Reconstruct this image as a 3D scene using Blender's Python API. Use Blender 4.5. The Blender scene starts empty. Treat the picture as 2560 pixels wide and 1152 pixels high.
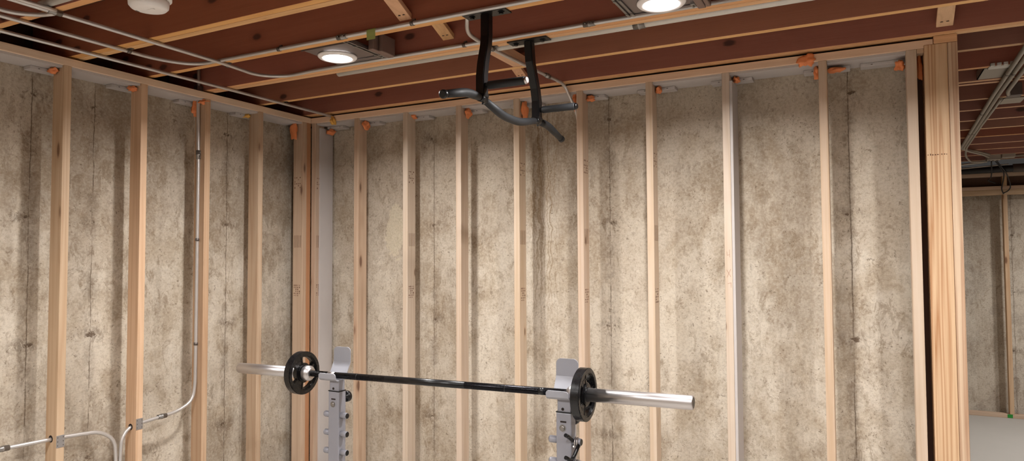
import bpy, bmesh, math, random
from mathutils import Vector, Matrix, noise
random.seed(7)
SC = bpy.context.scene
COL = SC.collection
H = 2.695            # underside of the top plates
J = 2.745            # underside of the joists
SP = 0.4064          # 16 inch stud spacing
X0 = 0.388           # left edge of first full bay stud on the back wall
Y0 = -0.434          # far edge of first stud on the left wall
YB = 0.18            # face of the back concrete
XL = -0.17           # face of the left concrete

# ------------------------------------------------------------------ materials
class NG:
    def __init__(s, name):
        s.m = bpy.data.materials.new(name); s.m.use_nodes = True
        s.t = s.m.node_tree; s.t.nodes.clear()
        s.out = s.t.nodes.new('ShaderNodeOutputMaterial')
        s.b = s.t.nodes.new('ShaderNodeBsdfPrincipled')
        s.t.links.new(s.b.outputs[0], s.out.inputs[0])
    def n(s, typ, **kw):
        nd = s.t.nodes.new(typ)
        for k, v in kw.items(): setattr(nd, k, v)
        return nd
    def l(s, a, b): s.t.links.new(a, b)
    def put(s, sock, v):
        if hasattr(v, 'is_output'): s.l(v, sock)
        else: sock.default_value = v
    def math(s, op, a, b=0.0, clamp=False):
        nd = s.n('ShaderNodeMath', operation=op); nd.use_clamp = clamp
        s.put(nd.inputs[0], a); s.put(nd.inputs[1], b); return nd.outputs[0]
    def mix(s, f, a, b, blend='MIX'):
        nd = s.n('ShaderNodeMix', data_type='RGBA', blend_type=blend)
        s.put(nd.inputs[0], f); s.put(nd.inputs[6], a); s.put(nd.inputs[7], b); return nd.outputs[2]
    def smooth(s, v, lo, hi):
        nd = s.n('ShaderNodeMapRange', interpolation_type='SMOOTHSTEP')
        s.put(nd.inputs[0], v); s.put(nd.inputs[1], lo); s.put(nd.inputs[2], hi); return nd.outputs[0]
    def noise(s, vec, scale=5.0, detail=3.0, rough=.5, dist=0.0):
        nd = s.n('ShaderNodeTexNoise'); s.l(vec, nd.inputs['Vector'])
        nd.inputs['Scale'].default_value = scale; nd.inputs['Detail'].default_value = detail
        nd.inputs['Roughness'].default_value = rough; nd.inputs['Distortion'].default_value = dist
        return nd.outputs[0]
    def scale(s, vec, v, add=None):
        nd = s.n('ShaderNodeMapping'); s.l(vec, nd.inputs[0]); nd.inputs['Scale'].default_value = v
        if add is not None: nd.inputs['Location'].default_value = add
        return nd.outputs[0]
    def bump(s, h, strength=.3, dist=.004):
        nd = s.n('ShaderNodeBump'); nd.inputs['Strength'].default_value = strength
        nd.inputs['Distance'].default_value = dist; s.l(h, nd.inputs['Height']); s.l(nd.outputs[0], s.b.inputs['Normal'])

def C(r, g, b):  # sRGB 0-255 to linear
    f = lambda c: (c/255/12.92) if c/255 <= .04045 else ((c/255+.055)/1.055)**2.4
    return (f(r), f(g), f(b), 1)

def simple(name, col, rough=.5, metal=0.0, var=.06, scale=30, bump=0.0, coat=0.0):
    g = NG(name)
    tc = g.n('ShaderNodeTexCoord')
    n1 = g.noise(tc.outputs['Object'], scale, 4, .6)
    k = g.math('ADD', g.math('MULTIPLY', n1, 2*var), 1-var)
    hs = g.n('ShaderNodeHueSaturation'); hs.inputs['Color'].default_value = col; g.l(k, hs.inputs['Value'])
    g.l(hs.outputs[0], g.b.inputs['Base Color'])
    g.put(g.b.inputs['Roughness'], g.math('ADD', g.math('MULTIPLY', n1, .15), rough-.07))
    g.b.inputs['Metallic'].default_value = metal
    if coat: g.b.inputs['Coat Weight'].default_value = coat
    if bump: g.bump(n1, bump, .002)
    return g.m

def wood(name, axis, light, dark, knot=C(96, 55, 28), ring=.35, tint=.13, knots=1.0, rough=.62, kscale=1.0, gs=1.0, kvec=None):
    """sawn softwood, grain along the given local axis, each board a little different"""
    g = NG(name)
    tc = g.n('ShaderNodeTexCoord'); oi = g.n('ShaderNodeObjectInfo')
    rv = oi.outputs['Random']
    cmb = g.n('ShaderNodeCombineXYZ')
    g.l(g.math('MULTIPLY', rv, 31.7), cmb.inputs[0]); g.l(g.math('MULTIPLY', rv, 57.3), cmb.inputs[1]); g.l(g.math('MULTIPLY', rv, 83.1), cmb.inputs[2])
    va = g.n('ShaderNodeVectorMath', operation='ADD'); g.l(tc.outputs['Object'], va.inputs[0]); g.l(cmb.outputs[0], va.inputs[1])
    P = va.outputs[0]
    ai = 'xyz'.index(axis)
    def st(a, al):
        v = [a, a, a]; v[ai] = al; return v
    big = g.noise(g.scale(P, st(9, .9)), 1, 2, .5)
    # growth rings: distorted bands across the grain
    wv = g.noise(g.scale(P, st(22*gs, .55)), 1, 1.5, .4)
    rings = g.math('PINGPONG', g.math('MULTIPLY', wv, 9.0), 1.0)
    rings = g.math('POWER', rings, 1.6)
    fib = g.noise(g.scale(P, st(160, 5)), 1, 2, .6)
    f = g.math('ADD', g.math('MULTIPLY', rings, ring), g.math('MULTIPLY', big, .55))
    f = g.math('ADD', f, g.math('MULTIPLY', g.math('SUBTRACT', fib, .5), .35))
    f = g.math('SUBTRACT', f, .12, clamp=True)
    col = g.mix(f, light, dark)
    # knots
    vo = g.n('ShaderNodeTexVoronoi'); vo.inputs['Scale'].default_value = 1.0
    if kvec:
        vo.voronoi_dimensions = '2D'; sp = g.n('ShaderNodeSeparateXYZ'); g.l(P, sp.inputs[0]); ck = g.n('ShaderNodeCombineXYZ')
        g.l(g.math('MULTIPLY', sp.outputs[0], kvec[0]), ck.inputs[0]); g.l(g.math('MULTIPLY', sp.outputs[2], kvec[2]), ck.inputs[1]); g.l(ck.outputs[0], vo.inputs['Vector'])
    else: g.l(g.scale(P, st(8*kscale, 2.6*kscale)), vo.inputs['Vector'])
    kd = g.math('ADD', vo.outputs['Distance'], g.math('MULTIPLY', g.math('SUBTRACT', fib, .5), .05))
    km = g.math('SUBTRACT', 1.0, g.smooth(kd, .07*knots, .16*knots))
    halo = g.math('SUBTRACT', 1.0, g.smooth(kd, .12*knots, .34*knots))
    col = g.mix(g.math('MULTIPLY', halo, .35), col, dark)
    col = g.mix(g.math('MULTIPLY', km, .8), col, knot)
    hs = g.n('ShaderNodeHueSaturation'); g.l(col, hs.inputs['Color'])
    g.l(g.math('ADD', g.math('MULTIPLY', g.math('FRACT', g.math('MULTIPLY', rv, 7.13)), .012), .494), hs.inputs['Hue'])
    g.l(g.math('ADD', g.math('MULTIPLY', rv, 2*tint), 1-tint), hs.inputs['Value'])
    g.l(g.math('ADD', g.math('MULTIPLY', g.math('FRACT', g.math('MULTIPLY', rv, 3.7)), .3), .85), hs.inputs['Saturation'])
    g.l(hs.outputs[0], g.b.inputs['Base Color'])
    g.b.inputs['Roughness'].default_value = rough
    g.bump(fib, .25, .0015)
    return g.m

def concrete(name, uax, seams, tie_z, light=C(205, 194, 178), mid=C(176, 161, 141), dark=C(110, 91, 70), drips=None, seed=0.0, dampbias=0.0, patch=None):
    """board-formed foundation wall; uax 0 or 1 is the world axis that runs along it"""
    g = NG(name)
    ge = g.n('ShaderNodeNewGeometry'); P = ge.outputs['Position']
    sx = g.n('ShaderNodeSeparateXYZ'); g.l(P, sx.inputs[0])
    u = sx.outputs[uax]; z = sx.outputs[2]
    cv = g.n('ShaderNodeCombineXYZ'); g.l(u, cv.inputs[0]); g.l(z, cv.inputs[1]); cv.inputs[2].default_value = seed
    Q = cv.outputs[0]
    inv = lambda v: g.math('SUBTRACT', 1.0, v)
    mul = lambda a, b: g.math('MULTIPLY', a, b)
    add = lambda a, b: g.math('ADD', a, b)
    wob = g.noise(Q, 9, 4, .7)
    w0 = g.math('SUBTRACT', wob, .5)
    large = g.noise(g.scale(Q, (1.3, .9, 1)), 1.2, 4, .66)
    vert = g.noise(g.scale(Q, (9, .8, 1), (3, 1, 0)), 1, 4, .68)
    fine = g.noise(Q, 70, 3, .75)
    med = g.noise(g.scale(Q, (1, .7, 1), (9, 4, 0)), 5, 5, .72)
    crisp = g.noise(g.scale(Q, (1.15, .6, 1), (2, 7, 0)), 15, 5, .8, .7)
    col = g.mix(g.smooth(med, .38, .64), light, mid)
    # worn lighter skins with ragged edges
    lp = g.smooth(add(add(large, mul(w0, .22)), mul(g.math('SUBTRACT', crisp, .5), .12)), .515, .535)
    col = g.mix(mul(lp, .45), col, C(212, 201, 184))
    # damp brown zones with mottled borders
    bz = add(mul(g.noise(Q, 1.1, 4, .7), .55), add(mul(vert, .3), mul(crisp, .22)))
    damp = g.smooth(add(bz, dampbias), .545, .64)
    col = g.mix(mul(damp, .36), col, dark)
    # browner above a ragged level edge
    zz = add(z, add(mul(g.math('SUBTRACT', large, .5), 1.9), mul(w0, .4)))
    upper_tone = g.smooth(zz, 1.80, 1.85)
    col = g.mix(mul(upper_tone, .22), col, C(128, 104, 80))
    # soft vertical form-board bands
    bw = g.n('ShaderNodeTexWhiteNoise', noise_dimensions='1D')
    g.l(g.math('FLOOR', add(mul(u, 3.3), mul(w0, .03))), bw.inputs['W'])
    col = g.mix(mul(g.smooth(bw.outputs[0], .5, .95), .16), col, C(138, 115, 90))
    # ragged flaking and mottling in patches
    zone = g.smooth(g.noise(Q, 2.1, 3, .6), .44, .60)
    fl = mul(g.smooth(crisp, .535, .575), zone)
    col = g.mix(mul(fl, .38), col, C(122, 100, 74))
    fl2 = mul(g.smooth(g.noise(g.scale(Q, (1.3, .8, 1), (5, 2, 0)), 32, 4, .8), .56, .60), inv(mul(zone, .7)))
    col = g.mix(mul(fl2, .32), col, C(116, 94, 70))
    # bug holes and short trowel dashes
    pits = None
    for sc_, th, ms, asp, lo in ((13, .12, 3.1, 1, .52), (30, .17, 5.0, 1.3, .50), (60, .2, 4.0, 1, .47), (24, .15, 2.7, .45, .53)):
        vo = g.n('ShaderNodeTexVoronoi'); vo.inputs['Scale'].default_value = sc_
        ad = g.n('ShaderNodeVectorMath', operation='ADD'); g.l(g.scale(Q, (1, asp, 1), (sc_*.7, ms, 0)), ad.inputs[0])
        cw = g.n('ShaderNodeCombineXYZ'); g.l(mul(g.math('SUBTRACT', fine, .5), 1.6/sc_), cw.inputs[0]); g.l(mul(w0, -.09), cw.inputs[1]); g.l(cw.outputs[0], ad.inputs[1])
        g.l(ad.outputs[0], vo.inputs['Vector'])
        pm = mul(inv(g.smooth(vo.outputs['Distance'], th*.6, th)), g.smooth(g.noise(g.scale(Q, (1, 1, 1), (0, sc_, 0)), ms, 2, .65), lo, lo+.1))
        pits = pm if pits is None else g.math('MAXIMUM', pits, pm)
    col = g.mix(mul(pits, .62), col, C(84, 65, 45))
    # form seams and tie holes
    seam = None
    for q, s in enumerate(seams):
        sw = g.noise(g.scale(Q, (.1, 2.2, 1), (q*5, 0, 0)), 2, 5, .65)
        d0 = add(g.math('SUBTRACT', u, s), mul(g.math('SUBTRACT', sw, .5), .018))
        d = g.math('ABSOLUTE', add(d0, mul(w0, .008)))
        brk = g.smooth(g.noise(g.scale(Q, (.1, 1, 1), (q*3, 0, 0)), 5, 4, .7), .36, .52)
        ln = mul(inv(g.smooth(d, .0008, .0048)), add(mul(brk, .6), .2))
        wd = mul(mul(inv(g.smooth(d, .004, add(mul(sw, .07), .008))), .34), g.smooth(add(mul(crisp, .5), mul(sw, .5)), .46, .56))
        ln = g.math('MAXIMUM', ln, wd)
        for k, tz in enumerate(tie_z):
            dx = add(g.math('SUBTRACT', u, s+.012*((k+q) % 3-1)), mul(w0, .12)); dz = add(g.math('SUBTRACT', z, tz+.01*((k*2+q) % 3)), mul(g.math('SUBTRACT', fine, .5), .05))
            dd = g.math('SQRT', add(mul(mul(dx, dx), .30), mul(dz, dz)))
            dd = add(dd, mul(w0, .05))
            t1 = g.math('MAXIMUM', mul(inv(g.smooth(dd, .006, .012)), .9), mul(mul(inv(g.smooth(dd, .012, .06)), .5), g.smooth(crisp, .44, .56)))
            ln = g.math('MAXIMUM', ln, t1)
        seam = ln if seam is None else g.math('MAXIMUM', seam, ln)
    if seam is not None: col = g.mix(seam, col, C(78, 58, 40))
    if drips:
        (a, b, z0) = drips
        wu = add(u, mul(g.math('SUBTRACT', g.noise(g.scale(Q, (2.0, 1.6, 1)), 2.4, 4, .65), .5), .12))
        cd = g.n('ShaderNodeCombineXYZ'); g.l(mul(wu, 20), cd.inputs[0]); g.l(mul(z, .30), cd.inputs[1])
        dn = g.noise(cd.outputs[0], 1, 1.5, .5)
        msk = mul(g.smooth(u, a-.02, a+.03), inv(g.smooth(u, b-.03, b+.02)))
        msk = mul(msk, g.smooth(add(z, mul(w0, .8)), z0-.3, z0+.8))
        dl = g.math('MAXIMUM', inv(g.smooth(g.math('ABSOLUTE', g.math('SUBTRACT', dn, .5)), .008, .028)), inv(g.smooth(g.math('ABSOLUTE', g.math('SUBTRACT', dn, .60)), .006, .022)))
        col = g.mix(mul(mul(dl, msk), .6), col, C(122, 96, 62))
    if patch:
        (pu, pz, ru, rz) = patch
        du = g.math('DIVIDE', g.math('SUBTRACT', u, pu), ru); dz = g.math('DIVIDE', g.math('SUBTRACT', z, pz), rz)
        dd = add(g.math('SQRT', add(mul(du, du), mul(dz, dz))), mul(w0, 2.2))
        col = g.mix(mul(inv(g.smooth(dd, .95, 1.0)), .75), col, C(206, 194, 170))
    col = g.mix(mul(g.smooth(fine, .46, .7), .28), col, C(132, 111, 86))
    col = g.mix(mul(g.smooth(fine, .54, .32), .22), col, C(222, 208, 186))
    g.l(col, g.b.inputs['Base Color'])
    g.b.inputs['Roughness'].default_value = .9
    g.bump(add(mul(fine, .6), mul(crisp, .6)), .4, .005)
    return g.m

PINE_L, PINE_D = C(207, 178, 148), C(170, 130, 94)
M = {}
for ax in 'xyz':
    M['pine_'+ax] = wood('pine_'+ax, ax, PINE_L, PINE_D, ring=.36, knots=.85)
M['pale_pine'] = wood('pale_pine', 'z', C(207, 185, 165), C(182, 150, 118), ring=.36, knots=.55, tint=.08)
for ax in 'xy': M['plate_'+ax] = wood('plate_pine_'+ax, ax, C(226, 194, 162), C(198, 156, 116), ring=.3, knots=.7)
M['yellow_pine'] = wood('yellow_pine', 'z', C(212, 184, 148), C(166, 122, 82), ring=.7, knots=.5, tint=.05, gs=1.6)
M['red_pine'] = wood('red_pine', 'z', C(182, 138, 108), C(156, 110, 80), ring=.3, tint=.04)
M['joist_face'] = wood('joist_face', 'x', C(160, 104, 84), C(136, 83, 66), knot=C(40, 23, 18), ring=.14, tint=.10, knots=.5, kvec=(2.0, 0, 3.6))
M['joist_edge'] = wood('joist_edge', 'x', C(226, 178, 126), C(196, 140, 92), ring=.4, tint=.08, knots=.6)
M['block_wood'] = wood('block_wood', 'y', C(226, 176, 126), C(190, 134, 90), ring=.3, tint=.08, knots=.6)
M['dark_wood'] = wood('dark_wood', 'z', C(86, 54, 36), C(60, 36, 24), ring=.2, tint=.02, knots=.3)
M['rim_wood'] = wood('rim_wood', 'y', C(90, 60, 44), C(60, 38, 28), ring=.2, tint=.02)
M['drywall'] = simple('drywall_white', C(190, 182, 178), .85, 0, .03, 20)
M['foam'] = simple('orange_foam', C(236, 142, 88), .7, 0, .12, 60, .6)
M['yellow_foam'] = simple('yellow_foam', C(232, 176, 84), .7, 0, .12, 60, .6)
M['conduit'] = simple('galvanised_conduit', C(202, 197, 193), .38, .62, .05, 25)
M['dull_conduit'] = simple('dull_conduit', C(168, 160, 148), .5, .5, .1, 25)
M['fitting'] = simple('fitting_steel', C(150, 146, 142), .35, .85, .12, 60)
M['strap'] = simple('strap_steel', C(112, 104, 100), .45, .7, .1, 60)
M['pvc'] = simple('pale_grey_pipe', C(208, 204, 196), .45, .1, .04, 15)
M['nail_plate'] = simple('nail_plate_steel', C(160, 156, 154), .45, .6, .06, 40)
M['black'] = simple('black_powder_coat', C(12, 11, 13), .34, .1, .15, 80, .05)
M['rubber'] = simple('black_rubber', C(13, 12, 14), .28, 0, .15, 70, .06)
M['grip'] = simple('foam_grip', C(26, 27, 30), .6, 0, .1, 50, .1)
M['chrome'] = simple('chrome', C(204, 199, 198), .36, 1, .04, 8)
M['shaft'] = simple('dark_bar_steel', C(30, 29, 32), .28, .85, .15, 120)
M['grey_paint'] = simple('grey_paint', C(142, 141, 148), .42, .1, .03, 20)
M['hook_paint'] = simple('pale_grey_paint', C(156, 156, 163), .4, .05, .02, 20)
M['white_plastic'] = simple('white_plastic', C(232, 226, 222), .45, 0, .02, 20)
M['trim_white'] = simple('trim_white', C(238, 232, 230), .5, 0, .02, 20)
M['pan'] = simple('pan_metal', C(126, 114, 110), .45, .5, .08, 25)
M['jbox'] = simple('junction_box_metal', C(128, 104, 94), .5, .3, .08, 25)
M['tape'] = simple('green_tape', C(158, 168, 96), .7, 0, .05, 20)
M['green'] = simple('green_paint', C(30, 132, 42), .6, 0, .1, 40)
M['ink'] = simple('ink', C(96, 62, 40), .8, 0, .1, 40)
M['pencil'] = simple('pencil', C(164, 126, 102), .8, 0, .1, 40)
M['dark'] = simple('dark_void', C(34, 22, 16), .9, 0, .1, 40)
M['cable'] = simple('black_cable', C(24, 22, 22), .5, 0, .1, 40)
M['subfloor'] = simple('subfloor_sheathing', C(150, 108, 84), .8, 0, .15, 14)
M['slab'] = simple('concrete_slab', C(172, 167, 160), .7, 0, .07, 4, .05)
g = NG('lamp_lens'); g.b.inputs['Base Color'].default_value = (1, 1, 1, 1)
g.b.inputs['Emission Color'].default_value = (1, .97, .95, 1); g.b.inputs['Emission Strength'].default_value = 30; M['lens'] = g.m
TZ = [2.54, 1.94, 1.325, .70]
M['con_back'] = concrete('concrete_back', 0, [.919, 2.148, 3.41], TZ, drips=(1.63, 1.82, 1.2), seed=3.3, patch=(.60, 1.93, .085, .17))
M['con_left'] = concrete('concrete_left', 1, [-.575, -1.435, -1.745], TZ, seed=11.7, dampbias=.05)
M['con_far'] = concrete('concrete_far', 0, [4.90], TZ, seed=21.4, light=C(190, 180, 166), mid=C(172, 160, 146))
M['con_plain'] = concrete('concrete_plain', 1, [], [], seed=31.0)

# ------------------------------------------------------------------ mesh helpers
def box(bm, x0, x1, y0, y1, z0, z1, bev=0.0, mi=0):
    n0 = len(bm.verts)
    vs = [bm.verts.new(p) for p in ((x0,y0,z0),(x1,y0,z0),(x1,y1,z0),(x0,y1,z0),(x0,y0,z1),(x1,y0,z1),(x1,y1,z1),(x0,y1,z1))]
    fs = [bm.faces.new([vs[i] for i in q]) for q in ((3,2,1,0),(4,5,6,7),(0,1,5,4),(1,2,6,5),(2,3,7,6),(3,0,4,7))]
    for f in fs: f.material_index = mi
    if bev:
        es = set(e for f in fs for e in f.edges)
        bmesh.ops.bevel(bm, geom=list(es), offset=bev, segments=2, affect='EDGES', profile=.5)
    return fs

def round_path(pts, r, n=6):
    pts = [Vector(p) for p in pts]; out = [pts[0]]
    for i in range(1, len(pts)-1):
        a, b, c = pts[i-1], pts[i], pts[i+1]
        d1 = (a-b); d2 = (c-b)
        k = min(r, d1.length*.49, d2.length*.49)
        p = b+d1.normalized()*k; q = b+d2.normalized()*k
        for j in range(n+1):
            t = j/n; out.append(p*(1-t)**2+b*2*t*(1-t)+q*t*t)
    out.append(pts[-1]); return out

def tube(bm, pts, r, seg=14, caps=True, mi=0):
    pts = [Vector(p) for p in pts]
    rr = r if isinstance(r, (list, tuple)) else [r]*len(pts)
    T = [(pts[min(i+1, len(pts)-1)]-pts[max(i-1, 0)]).normalized() for i in range(len(pts))]
    up = Vector((0,0,1)) if abs(T[0].z) < .9 else Vector((0,1,0))
    N = T[0].cross(up).normalized(); rings = []
    for i, p in enumerate(pts):
        N = (N-T[i]*N.dot(T[i])).normalized(); B = T[i].cross(N)
        rings.append([bm.verts.new(p+(N*math.cos(a)+B*math.sin(a))*rr[i]) for a in (2*math.pi*k/seg for k in range(seg))])
    for i in range(len(rings)-1):
        for k in range(seg):
            f = bm.faces.new((rings[i][k], rings[i][(k+1)%seg], rings[i+1][(k+1)%seg], rings[i+1][k])); f.smooth = True; f.material_index = mi
    if caps:
        f = bm.faces.new(rings[0]); f.material_index = mi
        f = bm.faces.new(rings[-1][::-1]); f.material_index = mi

def rect_tube(bm, pts, w, d):
    """rectangular section (w along x, d along y) swept through points of rising or falling z"""
    rings = []
    for p in pts:
        x, y, z = p
        rings.append([bm.verts.new(v) for v in ((x-w/2,y-d/2,z),(x+w/2,y-d/2,z),(x+w/2,y+d/2,z),(x-w/2,y+d/2,z))])
    for a, b in zip(rings, rings[1:]):
        for k in range(4): bm.faces.new((a[k], a[(k+1)%4], b[(k+1)%4], b[k]))
    bm.faces.new(rings[0]); bm.faces.new(rings[-1][::-1])
    bmesh.ops.recalc_face_normals(bm, faces=bm.faces)
    es = [e for e in bm.edges if len(e.link_faces) == 2 and e.calc_face_angle(0) > .5]
    bmesh.ops.bevel(bm, geom=es, offset=.003, segments=2, affect='EDGES')

def lathe(bm, prof, c, axis='z', seg=48, mi=0):
    """prof: list of (radius, along axis)"""
    c = Vector(c); rings = []
    for r, h in prof:
        ring = []
        for k in range(seg):
            a = 2*math.pi*k/seg; ca, sa = math.cos(a)*r, math.sin(a)*r
            v = {'z': (ca, sa, h), 'x': (h, ca, sa), 'y': (sa, h, ca)}[axis]
            ring.append(bm.verts.new(c+Vector(v)))
        rings.append(ring)
    for a, b in zip(rings, rings[1:]):
        for k in range(seg):
            f = bm.faces.new((a[k], a[(k+1)%seg], b[(k+1)%seg], b[k])); f.material_index = mi; f.smooth = True
    if prof[0][0] > 1e-6 and prof[0][0] < prof[1][0]+1: pass
    return rings

def capped_lathe(bm, prof, c, axis='z', seg=48, mi=0):
    r = lathe(bm, prof, c, axis, seg, mi)
    f = bm.faces.new(r[0][::-1]); f.material_index = mi
    f = bm.faces.new(r[-1]); f.material_index = mi
    bmesh.ops.recalc_face_normals(bm, faces=bm.faces)

def sheet(bm, prof, x0, x1, t, inset=None):
    """bent strip: profile of (y, z) points, extruded from x0 to x1 with thickness t"""
    P = [Vector((0, y, z)) for y, z in prof]; up = []
    for i, p in enumerate(P):
        d = (P[min(i+1, len(P)-1)]-P[max(i-1, 0)]).normalized()
        up.append(p+Vector((0, -d.z, d.y))*t)
    vs = []
    ins = inset or [0.0]*len(P)
    for x, sg in ((x0, 1), (x1, -1)):
        vs.append([[bm.verts.new((x+sg*k, p.y, p.z)) for p, k in zip(P, ins)], [bm.verts.new((x+sg*k, p.y, p.z)) for p, k in zip(up, ins)]])
    (a, b), (c, d) = vs; n = len(P)
    for i in range(n-1):
        bm.faces.new((a[i], a[i+1], c[i+1], c[i])); bm.faces.new((b[i], d[i], d[i+1], b[i+1]))
        bm.faces.new((a[i], b[i], b[i+1], a[i+1])); bm.faces.new((c[i], c[i+1], d[i+1], d[i]))
    bm.faces.new((a[0], c[0], d[0], b[0])); bm.faces.new((a[-1], b[-1], d[-1], c[-1]))
    bmesh.ops.recalc_face_normals(bm, faces=bm.faces)

def wpos(o):
    v = Vector(o.location)
    while o.parent: o = o.parent; v += Vector(o.location)
    return v

def obj(name, bm, mats, parent=None, label=None, cat=None, group=None, kind=None, smooth=False, recalc=True):
    """links the bmesh as ONE mesh object with its origin at the middle of its base"""
    if recalc: bmesh.ops.recalc_face_normals(bm, faces=bm.faces)
    xs = [v.co.x for v in bm.verts]; ys = [v.co.y for v in bm.verts]; zs = [v.co.z for v in bm.verts]
    o0 = Vector(((min(xs)+max(xs))/2, (min(ys)+max(ys))/2, min(zs)))
    for v in bm.verts: v.co -= o0
    me = bpy.data.meshes.new(name); bm.to_mesh(me); bm.free()
    for m in (mats if isinstance(mats, (list, tuple)) else [mats]): me.materials.append(m)
    if smooth:
        for p in me.polygons: p.use_smooth = True
    o = bpy.data.objects.new(name, me); COL.objects.link(o)
    o.location = o0
    if parent: o.parent = parent; o.location = o0-wpos(parent)
    tag(o, label, cat, group, kind); return o

def tag(o, label=None, cat=None, group=None, kind=None):
    for k, v in (('label', label), ('category', cat), ('group', group), ('kind', kind)):
        if v: o[k] = v
    return o

def empty(name, loc, label, cat, group=None):
    o = bpy.data.objects.new(name, None); COL.objects.link(o); o.location = loc; o.empty_display_size = .05
    return tag(o, label, cat, group)

def bx(name, m, dims, bev=0.0, parent=None, **kw):
    bm = bmesh.new(); box(bm, *dims, bev=bev); return obj(name, bm, m, parent, **kw)

def dup(root, delta):
    r = root.copy(); COL.objects.link(r); r.location = Vector(root.location)+Vector(delta)
    for ch in list(root.children):
        c = ch.copy(); COL.objects.link(c); c.parent = r
        for gch in ch.children:
            d = gch.copy(); COL.objects.link(d); d.parent = c
    return r

ORD = ['first', 'second', 'third', 'fourth', 'fifth', 'sixth', 'seventh', 'eighth', 'ninth', 'tenth', 'eleventh', 'twelfth', 'thirteenth']

# ------------------------------------------------------------------ the setting
bx('floor', M['slab'], (-.5, 8, -6.6, 5.9, -.12, 0), kind='structure')
bx('ceiling', M['subfloor'], (-.5, 8, -6.6, 5.9, J+.236, J+.26), kind='structure')
bx('wall_back', M['con_back'], (XL-.2, 3.83, YB, YB+.2, 0, H+.012), kind='structure')
bx('wall_left', M['con_left'], (XL-.2, XL, -6.6, YB, 0, H+.012), kind='structure')
bx('wall_passage', M['con_plain'], (3.63, 3.83, YB+.2, 5.56, 0, J), kind='structure')
bx('wall_far', M['con_far'], (3.63, 8, 5.56, 5.8, 0, H-.02), kind='structure')
bx('wall_rear', M['con_plain'], (-.5, 8, -6.8, -6.6, 0, J+.236), kind='structure')
bx('wall_right', M['con_plain'], (8, 8.2, -6.6, 5.9, 0, J+.236), kind='structure')
bx('trim_1', M['rim_wood'], (XL-.22, XL-.18, -6.6, YB+.2, H+.05, J+.236), kind='structure')
bx('trim_2', M['rim_wood'], (XL-.2, XL-.02, -6.6, YB, H+.012, J), kind='structure')
bx('trim_3', M['rim_wood'], (XL-.2, 3.83, YB+.16, YB+.2, H+.012, J+.236), kind='structure')

# ------------------------------------------------------------------ stud walls
def marks(face, cx, cy, cz, kind):
    """ink stamp on a stud: small dashes lying on the face ('x': faces +x, 'y': faces -y)"""
    bm = bmesh.new()
    def q(a, b, w, h):
        if face == 'x': box(bm, cx, cx+.0004, cy+a-w/2, cy+a+w/2, cz+b-h/2, cz+b+h/2)
        else: box(bm, cx+a-w/2, cx+a+w/2, cy-.0004, cy, cz+b-h/2, cz+b+h/2)
    rnd = random.Random(int(cz*1000))
    if kind == 'bars':
        for k in range(5): q(-.028+k*.014, 0, .003, .085)
    else:
        for r in range(4):
            for k in range(6):
                if rnd.random() < .72: q(-.027+r*.016, -.035+k*.014, .008*rnd.uniform(.5, 1), .009*rnd.uniform(.6, 1.2))
    return bm

def stud(x0, x1, y0, y1, z0, z1, label, mat='pine_z', group=None, wane=False):
    return bx('wall_stud', M[mat], (x0, x1, y0, y1, z0, z1), bev=.0025, label=label, cat='stud', group=group)

GB, GL = 'pine studs of the back wall', 'pine studs of the left wall'
bstuds = []
lab_b = {
 0: 'pine corner stud of the back wall with white drywall along its right side',
 1: 'pine back wall stud next to the corner, just right of the left rack upright',
 2: 'stamped pine back wall stud, second full stud from the corner',
 3: 'pine back wall stud just left of the pull-up bar, third from corner',
 4: 'stamped pine back wall stud behind the dip of the pull-up bar',
 5: 'pine back wall stud behind the right rack and its weight plate',
 6: 'pine back wall stud crossed by the chrome right end of the barbell',
 7: 'pine back wall stud with pencilled X and white drywall on its right side',
 8: 'pale plain pine back wall stud, second from the thick post',
 9: 'last pine back wall stud, separated from the thick post by a dark gap'}
bx_ = {0: .005, 8: 3.287, 9: 3.661}
for i in range(1, 8): bx_[i] = X0+SP*(i-1)
for i in range(10):
    a = bx_[i]; w = .043 if i == 9 else .038
    bstuds.append(stud(a, a+w, 0, .089, .038, H, lab_b[i], group=GB, mat='pine_z' if i in (0, 1) else 'pale_pine'))
zst = {}
for i, zs in ((0, (2.27, 1.86, 1.52)), (2, (2.27, 1.86, 1.52)), (4, (2.27, 1.86, 1.52)), (5, (2.26, 1.86, 1.52)), (6, (2.27, 1.87, 1.53))):
    for z, k in zip(zs, ('t', 'bars', 't')):
        obj('ink_stamp', marks('x', bx_[i]+.038, .046, z, k), M['ink'], bstuds[i])
# pencil strokes on the stud with the drywall strip
cx = bx_[7]+.019
def stroke(bm, p, q, w=.0018):
    p = Vector((p[0], 0, p[1])); q = Vector((q[0], 0, q[1])); d = (q-p).normalized(); n = Vector((-d.z, 0, d.x))*w/2
    vs = [bm.verts.new(Vector((cx, -.0005, 0))+v) for v in (p-n, q-n, q+n, p+n)]; bm.faces.new(vs)
for grp in ([((-.008, 1.765), (-.006, 1.745)), ((-.006, 1.745), (.006, 1.750)), ((.006, 1.775), (.006, 1.735))], [((-.010, 1.672), (.010, 1.635)), ((.010, 1.675), (-.009, 1.632))], [((-.006, 1.60), (.012, 1.605)), ((.010, 1.605), (.010, 1.58))]):
    bm = bmesh.new()
    for a, b in grp: stroke(bm, a, b)
    obj('pencil_mark', bm, M['pencil'], bstuds[7], recalc=False)

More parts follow.
